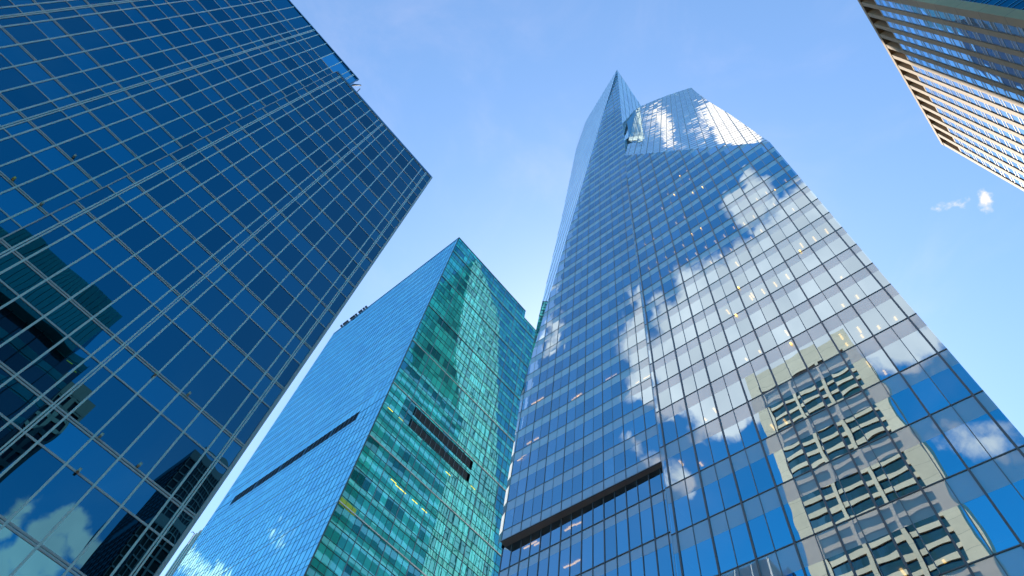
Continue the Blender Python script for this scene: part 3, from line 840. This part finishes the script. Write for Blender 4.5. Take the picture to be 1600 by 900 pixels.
vrows = [v_min + 2.3 * k for k in range(int((v_max - v_min) / 2.3) + 2)]
for a, b in zip(ucols, ucols[1:]):
    for c, d in zip(vrows, vrows[1:]): uf.pane(B, 'crown_panel', a, b, c, d, 'crown_glass', tilt=.004)
for k, a in enumerate(ucols): uf.bar(B, 'crown_mullion', a - (.07 if k % 2 else .035), a + (.07 if k % 2 else .035), v_min, v_max, 0, .06, 'mid_frame')
for c in vrows: uf.bar(B, 'crown_rail', u_min, u_max, c - .03, c + .03, 0, .03, 'mid_frame')
# blade behind the crown: the flank of the left volume
Pa, Pg = lf.P(*UVp(964, 109)), lf.P(*UVp(977, 243))
wa = Vector((1, 0.03, 0)); na = through(Pa, Pg, wa); na = na if na.y < 0 else -na
va = (Pa - Pg); va = va / va.z
af = Face(Pg, wa.normalized(), va, [(0, 0)], n=na)
af.poly = [af.uv_of_px(x, y) for x, y in ((964, 109), (1002, 165.5), (993, 171), (979.5, 191), (983.5, 214), (977, 243))]
am = max(p[0] for p in af.poly)
for k in range(-1, int(am / 3) + 2):
    for c in [-5 + 4.62 * j for j in range(32)]: af.pane(B, 'facet_window', 3 * k, 3 * k + 3, c, c + 4.62, 'crown_glass', tilt=.003)
    af.bar(B, 'glazing_bar', 3 * k - .07, 3 * k + .07, -10, 300, 0, .04, 'mid_frame')
for c in [-5 + 4.62 * j for j in range(32)]: af.bar(B, 'glazing_bar', -5, am, c - .03, c + .03, 0, .02, 'mid_frame')
af.bar(B, 'edge_fin', -.25, .35, -10, 300, 0, .12, 'crown_glass')
# dark notch between the two
q1 = uf.P(*uf.uv_of_px(993, 171)); q2 = uf.P(*uf.uv_of_px(1004, 212)); q3 = uf.P(*uf.uv_of_px(983.5, 214)); q4 = af.P(*af.uv_of_px(979.5, 191))
din = ray(983.5, 214).normalized(); q3i = q3 + din * 2.0
q3a = af.P(*af.uv_of_px(983.5, 214))
B.add('notch_panel', Entry([q1, q2, q3i], [(0, 1, 2)], 'spandrel', rnd=.9))
B.add('notch_panel', Entry([q1, q3i, q4], [(0, 1, 2)], 'blue_frame', rnd=.4))
# infill that closes the crown's inner side down to the flank
ub = [uf.P(*uf.uv_of_px(x, y)) for x, y in ((977, 243), (983.5, 214))]
ab = [af.P(*af.uv_of_px(x, y)) for x, y in ((977, 243), (983.5, 214))]
B.add('crown_cheek', Entry([ub[0], ub[1], ab[1], ab[0]], [(0, 1, 2, 3)], 'spandrel'))
for (x0, y0), (x1, y1) in (((1002, 165.5), (1040, 150)), ((1040, 150), (1080, 136.8))):
    a_, b_ = uf.P(*uf.uv_of_px(x0, y0)), uf.P(*uf.uv_of_px(x1, y1))
    B.add('crown_rim', Entry([a_, b_, b_ + Vector((1.2, 0, -.4)), a_ + Vector((1.2, 0, -.4))], [(0, 1, 2, 3)], 'crown_glass'))
# hidden sides and rear block (casts the shade on the stone tower)
wall(B, 'side_wall', [(BX, -4.05, 0), (87, -4.05, 0), (87, -4.05, 105), (BX, -4.12, e_pts[2].z)], 'dim_glass')
wall(B, 'side_wall', [(BX, 21.9, 0), (lo_x, 21.9, 0), (45, 20.9, e_pts[0].z), (BX, e_pts[0].y, e_pts[0].z)], 'mid_frame')
sf = Face((0, 48.0, 0), (1, 0, 0), (0, 0, 1), [(lo_x, 0), (87, 0), (87, 180), (60, 180), (54, 150), (49.2, 115), (46.3, 88), (45.4, 76), (45.4, zs_b), (lo_x, zs_b)], n=(0, 1, 0))
for k in range(40):
    for j in range(14):
        sf.pane(B, 'south_window', 44 + 3.07 * j, 47.07 + 3.07 * j, 4.62 * k, 4.62 * k + 2.9, 'dim_glass', tilt=.003)
        sf.pane(B, 'south_spandrel', 44 + 3.07 * j, 47.07 + 3.07 * j, 4.62 * k + 2.9, 4.62 * k + 4.62, 'spandrel', tilt=.003)
wall(B, 'side_wall', [(lo_x, 47.95, 0), (87, 47.95, 0), (87, 47.9, 118), (46.3, 47.9, 86), (45.4, 47.9, 74), (45.4, 47.9, zs_b), (lo_x, 47.95, zs_b)], 'dim_glass')
rear = [(70, 0), (87.75, 0), (87.75, 171.6), (84.6, 180.6), (83.2, 186), (70, 186)]
v = [Vector((x, -4.0, z)) for x, z in rear] + [Vector((x, 40.0, z)) for x, z in rear]; n_ = len(rear)
B.add('rear_block', Entry(v, [tuple(range(n_)), tuple(range(2 * n_ - 1, n_ - 1, -1))] + [(i, i + n_, (i + 1) % n_ + n_, (i + 1) % n_) for i in range(n_)], 'dim_glass'))
wall(B, 'roof', [(56, -3.9, 104), (70, -3.9, 104), (70, 40, 104), (56, 40, 104)], 'roof_grey')
B.finish()

# ------------------------------------------------------------------ stone tower at the upper right
DT = 30.0
T = Thing('tan_stone_tower', 'tan stone tower with vertical piers and strip windows, half in shade, top right corner', 'tower', (52, -DT - 20, 0))
TX0, TX1, TTOP = 34.6, 69.56, 4.40 * DT + CZ + .9
tf = Face((0, -DT, 0), (1, 0, 0), (0, 0, 1), [(TX0, 0), (TX1, 0), (TX1, TTOP), (TX0, TTOP)], n=(0, 1, 0))
op = [30 * (1.2669 + 0.0752 * k) for k in range(-1, 14)]
ow = 1.46
zo0, zo1, zst = 4.166 * DT + CZ, 4.392 * DT + CZ, 4.150 * DT + CZ
edges = [TX0] + [e for o in op for e in (o, o + ow)] + [TX1]
for a, b in zip(edges[::2], edges[1::2]): tf.bar(T, 'pier', a, b, 0, zo1, -1.25, 0, 'tan_stone')
tf.bar(T, 'cornice', TX0, TX1, zo1, TTOP, -.9, .06, 'tan_stone')
for o in op:
    tf.bar(T, 'roof_opening_sill', o, o + ow, zst, zo0, -.9, -.12, 'tan_stone')
    tf.bar(T, 'roof_opening', o, o + ow, zo0, zo1, -1.3, -1.2, 'equipment_dark')
    tf.bar(T, 'roof_opening', o, o + ow, zo1, zo1 + .05, -1.2, -.9, 'tan_stone')
    z = zst
    tf.bar(T, 'strip_frame', o, o + .05, 0, zst, -.14, -.08, 'dark_frame')
    tf.bar(T, 'strip_frame', o + ow - .05, o + ow, 0, zst, -.14, -.08, 'dark_frame')
    while z > 20:
        we = tf.pane(T, 'window', o, o + ow, z - 1.95, z, 'strip_glass', tilt=.005, h=-.13)
        tf.pane(T, 'spandrel', o, o + ow, z - 2.85, z - 1.95, 'strip_panel', tilt=.004, h=-.13)
        for zz_ in (z, z - 1.95):
            be = tf.bar_entry(o + .05, o + ow - .05, zz_ - .07, zz_ + .07, -.13, -.10, 'bright_metal')
            if be and we: we.kids.append(('window_bar', be))
        z -= 2.85
tfe = Face((TX0 + .25, 0, 0), (0, 1, 0), (0, 0, 1), [(-DT - 40, 0), (-DT - .9, 0), (-DT - .9, TTOP - 1), (-DT - 40, TTOP - 1)], n=(-1, 0, 0))
z = TTOP - 1
while z > 50:
    for k in range(14):
        tfe.pane(T, 'side_window', -DT - .9 - 2.8 * (k + 1), -DT - .9 - 2.8 * k, z - 2.85, z, 'blue_mirror', tilt=.002)
    tfe.bar(T, 'side_bar', -DT - 40, -DT - .9, z - .06, z + .06, 0, .05, 'blue_frame')
    tfe.bar(T, 'side_bar', -DT - 40, -DT - .9, z - 1.0, z - .9, 0, .05, 'blue_frame')
    z -= 2.85
T.add('core_wall', box_entry((TX0 + .35, -DT - 40, 0), (TX1 - .1, -DT - 2.3, TTOP - .5), 'roof_grey'))
T.add('core_wall', box_entry((TX0 + .4, -DT - 2.3, 0), (TX1 - .1, -DT - .95, zst - .1), 'roof_grey'))
T.finish()

# ------------------------------------------------------------------ far striped tower
FT = Thing('striped_tower', 'slim distant stone tower with dark vertical stripes, lower left between two glass towers', 'tower', (58, 172, 0))
fy1 = 176.9; ftop = 124.0 + CZ
ftf = Face((47, 0, 0), (0, 1, 0), (0, 0, 1), [(160, 0), (fy1, 0), (fy1, ftop - 5), (174.6, ftop), (160, ftop)], n=(-1, 0, 0))
y = fy1
k = 0
while y > 161:
    ftf.bar(FT, 'stone_pier', y - .95, y, 0, ftop, -.5, .15, 'white_stripe')
    ftf.pane(FT, 'window_strip', y - 2.0, y - .95, 0, ftop - .5, 'dark_glass', h=-.2)
    y -= 2.0
FT.add('body', box_entry((47.5, 160, 0), (75, fy1 - .1, ftop - 6), 'white_stripe'))
FT.finish()
ab_ = hit(304, 834, (49, 0, 0), (1, 0, 0)); at_ = hit(301.5, 831, (49, 0, 0), (1, 0, 0))
fa = Thing('roof_antenna', 'tiny bent aerial on the roof of the slim striped tower at lower left', 'antenna', (49, ab_.y, ftop - 6))
fa.add('mast', rods([((49, ab_.y, ftop - 6), ab_, .12), (ab_, at_, .12), (at_, at_ + Vector((0, 1.2, .4)), .10)], 'equipment_dark'))
fa.finish()

# ------------------------------------------------------------------ towers that show only as reflections
def tower(name, label, x0, x1, y0, y1, h, pier, glass_m, du, dz, band, face_list, pw=.5):
    t = Thing(name, label, 'tower', ((x0 + x1) / 2, (y0 + y1) / 2, 0))
    t.add('body', box_entry((x0 + .6, y0 + .6, 0), (x1 - .6, y1 - .6, h - .3), pier))
    for fc in face_list:
        if fc == 'W': F = Face((x1, 0, 0), (0, 1, 0), (0, 0, 1), [(y0, 0), (y1, 0), (y1, h), (y0, h)], n=(1, 0, 0)); a0, a1 = y0, y1
        elif fc == 'S': F = Face((0, y1, 0), (1, 0, 0), (0, 0, 1), [(x0, 0), (x1, 0), (x1, h), (x0, h)], n=(0, 1, 0)); a0, a1 = x0, x1
        else: F = Face((x0, 0, 0), (0, 1, 0), (0, 0, 1), [(y0, 0), (y1, 0), (y1, h), (y0, h)], n=(-1, 0, 0)); a0, a1 = y0, y1
        nu = max(1, round((a1 - a0) / du)); nz = max(1, round((h - 4) / dz))
        for i in range(nu):
            for j in range(nz):
                F.pane(t, 'window', a0 + (a1 - a0) * i / nu, a0 + (a1 - a0) * (i + 1) / nu, (h - 4) * j / nz, (h - 4) * (j + 1) / nz, glass_m, tilt=.003, h=-.35)
        for i in range(nu + 1):
            c = a0 + (a1 - a0) * i / nu; F.bar(t, 'pier', max(a0, c - pw / 2), min(a1, c + pw / 2), 0, h, -.5, 0, pier)
        for j in range(nz + 1):
            c = (h - 4) * j / nz; F.bar(t, 'floor_band', a0, a1, c - band / 2, c + band / 2, -.5, -.06, pier)
        F.bar(t, 'cornice', a0, a1, h - 4, h, -.5, .02, pier)
    t.finish()

# travertine slab tower mirrored in the faceted tower
gx = -42.0; gw = 40 - gx + 40
gy0, gy1, gh = gw * .033, gw * .288, gw * 1.385 + CZ
GR = Thing('travertine_tower', 'cream stone tower with three bays of dark windows, seen mirrored in the faceted tower', 'tower', (gx - 15, (gy0 + gy1) / 2, 0))
gf = Face((gx, 0, 0), (0, 1, 0), (0, 0, 1), [(gy0, 0), (gy1, 0), (gy1, gh), (gy0, gh)], n=(1, 0, 0))
pw_ = 3.3
third = (gy1 - gy0 - 2 * pw_) / 3
for a0, a1 in ((gy0, gy0 + pw_), (gy1 - pw_, gy1), (gy0 + pw_ + third - .45, gy0 + pw_ + third + .45), (gy0 + pw_ + 2 * third - .45, gy0 + pw_ + 2 * third + .45)):
    gf.bar(GR, 'pier', a0, a1, 0, gh - 8, -.8, .12, 'travertine')
gf.bar(GR, 'cornice', gy0, gy1, gh - 8, gh, -.8, .0, 'travertine')
gf.bar(GR, 'mechanical_band', gy0 + pw_, gy1 - pw_, gh - 12.0, gh - 8.05, -.8, -.75, 'equipment_dark')
z = gh - 12
while z > 10:
    gf.bar(GR, 'floor_band', gy0 + pw_, gy1 - pw_, z - 1.3, z, -.55, -.2, 'travertine')
    n_p = 12
    for i in range(n_p):
        a = gy0 + pw_ + (gy1 - gy0 - 2 * pw_) * i / n_p; b = gy0 + pw_ + (gy1 - gy0 - 2 * pw_) * (i + 1) / n_p
        gf.pane(GR, 'window', a, b, z - 3.9, z - 1.5, 'dim_glass', tilt=.004, h=-.5)
    z -= 3.9
GR.add('body', box_entry((gx - 30, gy0 + .3, 0), (gx - .9, gy1 - .3, gh - .4), 'travertine'))
GR.finish()

# teal glass tower across the side street, mirrored low in the blue tower
TL = Thing('teal_glass_tower', 'teal glass tower with slatted crown, seen mirrored low in the blue tower', 'tower', (-25, -45, 0))
th = 79.0
tlf = Face((0, -DT, 0), (1, 0, 0), (0, 0, 1), [(-48, 0), (-2.8, 0), (-2.8, 70), (-48, 70)], n=(0, 1, 0))
for i in range(20):
    for j in range(17):
        tlf.pane(TL, 'window', -48 + 2.26 * i, -48 + 2.26 * (i + 1), 4.1 * j, 4.1 * j + 2.6, 'dim_glass', tilt=.008)
        tlf.pane(TL, 'spandrel', -48 + 2.26 * i, -48 + 2.26 * (i + 1), 4.1 * j + 2.6, 4.1 * j + 4.1, 'teal_screen', tilt=.006)
for i in range(21): tlf.bar(TL, 'mullion', -48 + 2.26 * i - .06, -48 + 2.26 * i + .06, 0, 70, 0, .12, 'equipment_dark')
for j in range(17):
    tlf.bar(TL, 'transom', -48, -2.8, 4.1 * j + 2.85, 4.1 * j + 2.95, 0, .1, 'teal_screen')
    for i in range(20):
        if random.random() < .14: tlf.bar(TL, 'ceiling_lamp', -47.6 + 2.26 * i, -46.4 + 2.26 * i, 4.1 * j + 2.4, 4.1 * j + 2.5, .01, .03, 'yellow_glow')
x = -48.0
while x < -5.2:
    tlf.bar(TL, 'crown_slat', x, x + .62, 69, th - .6 + .8 * math.sin((x + 48) / 14), .8, 1.5, 'teal_screen', poly=[(-60, 0), (0, 0), (0, 200), (-60, 200)])
    x += .68
TL.add('crown_shelf', box_entry((-48, -DT - 8, 68.4), (-5.2, -DT + 1.6, 69), 'teal_screen'))
TL.add('body', box_entry((-48, -DT - 30, 0), (-3, -DT - .4, 70), 'equipment_dark'))
TL.add('crown_wall', box_entry((-48, -DT - 8, 69), (-5.3, -DT + .7, th - 1.6), 'teal_screen'))
TL.finish()
tower('stone_grid_tower', 'dark stone tower with a grid of small windows, seen mirrored beside the teal tower', -34, 1.2, -104, -78, 104.5, 'grey_stone', 'dark_glass', 2.9, 3.7, 1.1, ['S'], 1.2)
tower('black_tower', 'tall black tower seen mirrored near the lower corner of the blue tower', 46.5, 80, -225, -188, 203, 'equipment_dark', 'dark_glass', 3.2, 4, .6, ['S', 'E'], .5)
tower('black_stepped_tower', 'shorter black tower in front of the tall black one, seen mirrored in the blue tower', 41.5, 70, -186, -160, 152, 'equipment_dark', 'dark_glass', 3.2, 4, .6, ['S', 'E'], .5)

# pale neighbour mirrored in the green side of the green block
PN = Thing('pale_tower', 'pale sloped-top tower seen mirrored as the light band in the green block', 'tower', (100, 26, 0))
pp = [(745, 402), (760, 440), (775, 480), (780, 500), (778, 600), (777, 700), (772, 880)]
pts = []
for x, y in pp:
    Q = hit(x, y, (0, YG, 0), (0, 1, 0)); pts.append((Q.x * 1.5, (Q.z - CZ) * 1.5 + CZ))
poly = [(88.2, 0), (117.5, 0)] + [p for p in pts[::-1]] + [(70.5, pts[0][1] + 6), (66, 250), (88.2, 190)]
poly = [(88.2, 0), (pts[-1][0], 0)] + pts[::-1] + [(72.5, pts[0][1] - 14), (76, 240), (80, 215), (88.2, 190)]
pf = Face((0, 42.0, 0), (1, 0, 0), (0, 0, 1), poly, n=(0, 1, 0))
for i in range(20):
    for j in range(75):
        x0 = 70 + 2.5 * i; z0 = 4 * j
        pf.pane(PN, 'window', x0, x0 + 2.5, z0 + 1.3, z0 + 4, 'pale_stone', tilt=.003, h=-.1)
        pf.pane(PN, 'spandrel', x0, x0 + 2.5, z0, z0 + 1.3, 'pale_stone', h=0)
for i in range(20): pf.bar(PN, 'pier', 70 + 2.5 * i - .2, 70 + 2.5 * i + .2, 0, 310, -.1, .12, 'white_stripe')
vb = [Vector((x, 41.7, z)) for x, z in poly] + [Vector((x, 14, z)) for x, z in poly]; n_ = len(poly)
PN.add('body', Entry(vb, [tuple(range(n_)), tuple(range(2 * n_ - 1, n_ - 1, -1))] + [(i, i + n_, (i + 1) % n_ + n_, (i + 1) % n_) for i in range(n_)], 'pale_stone'))
PN.finish()
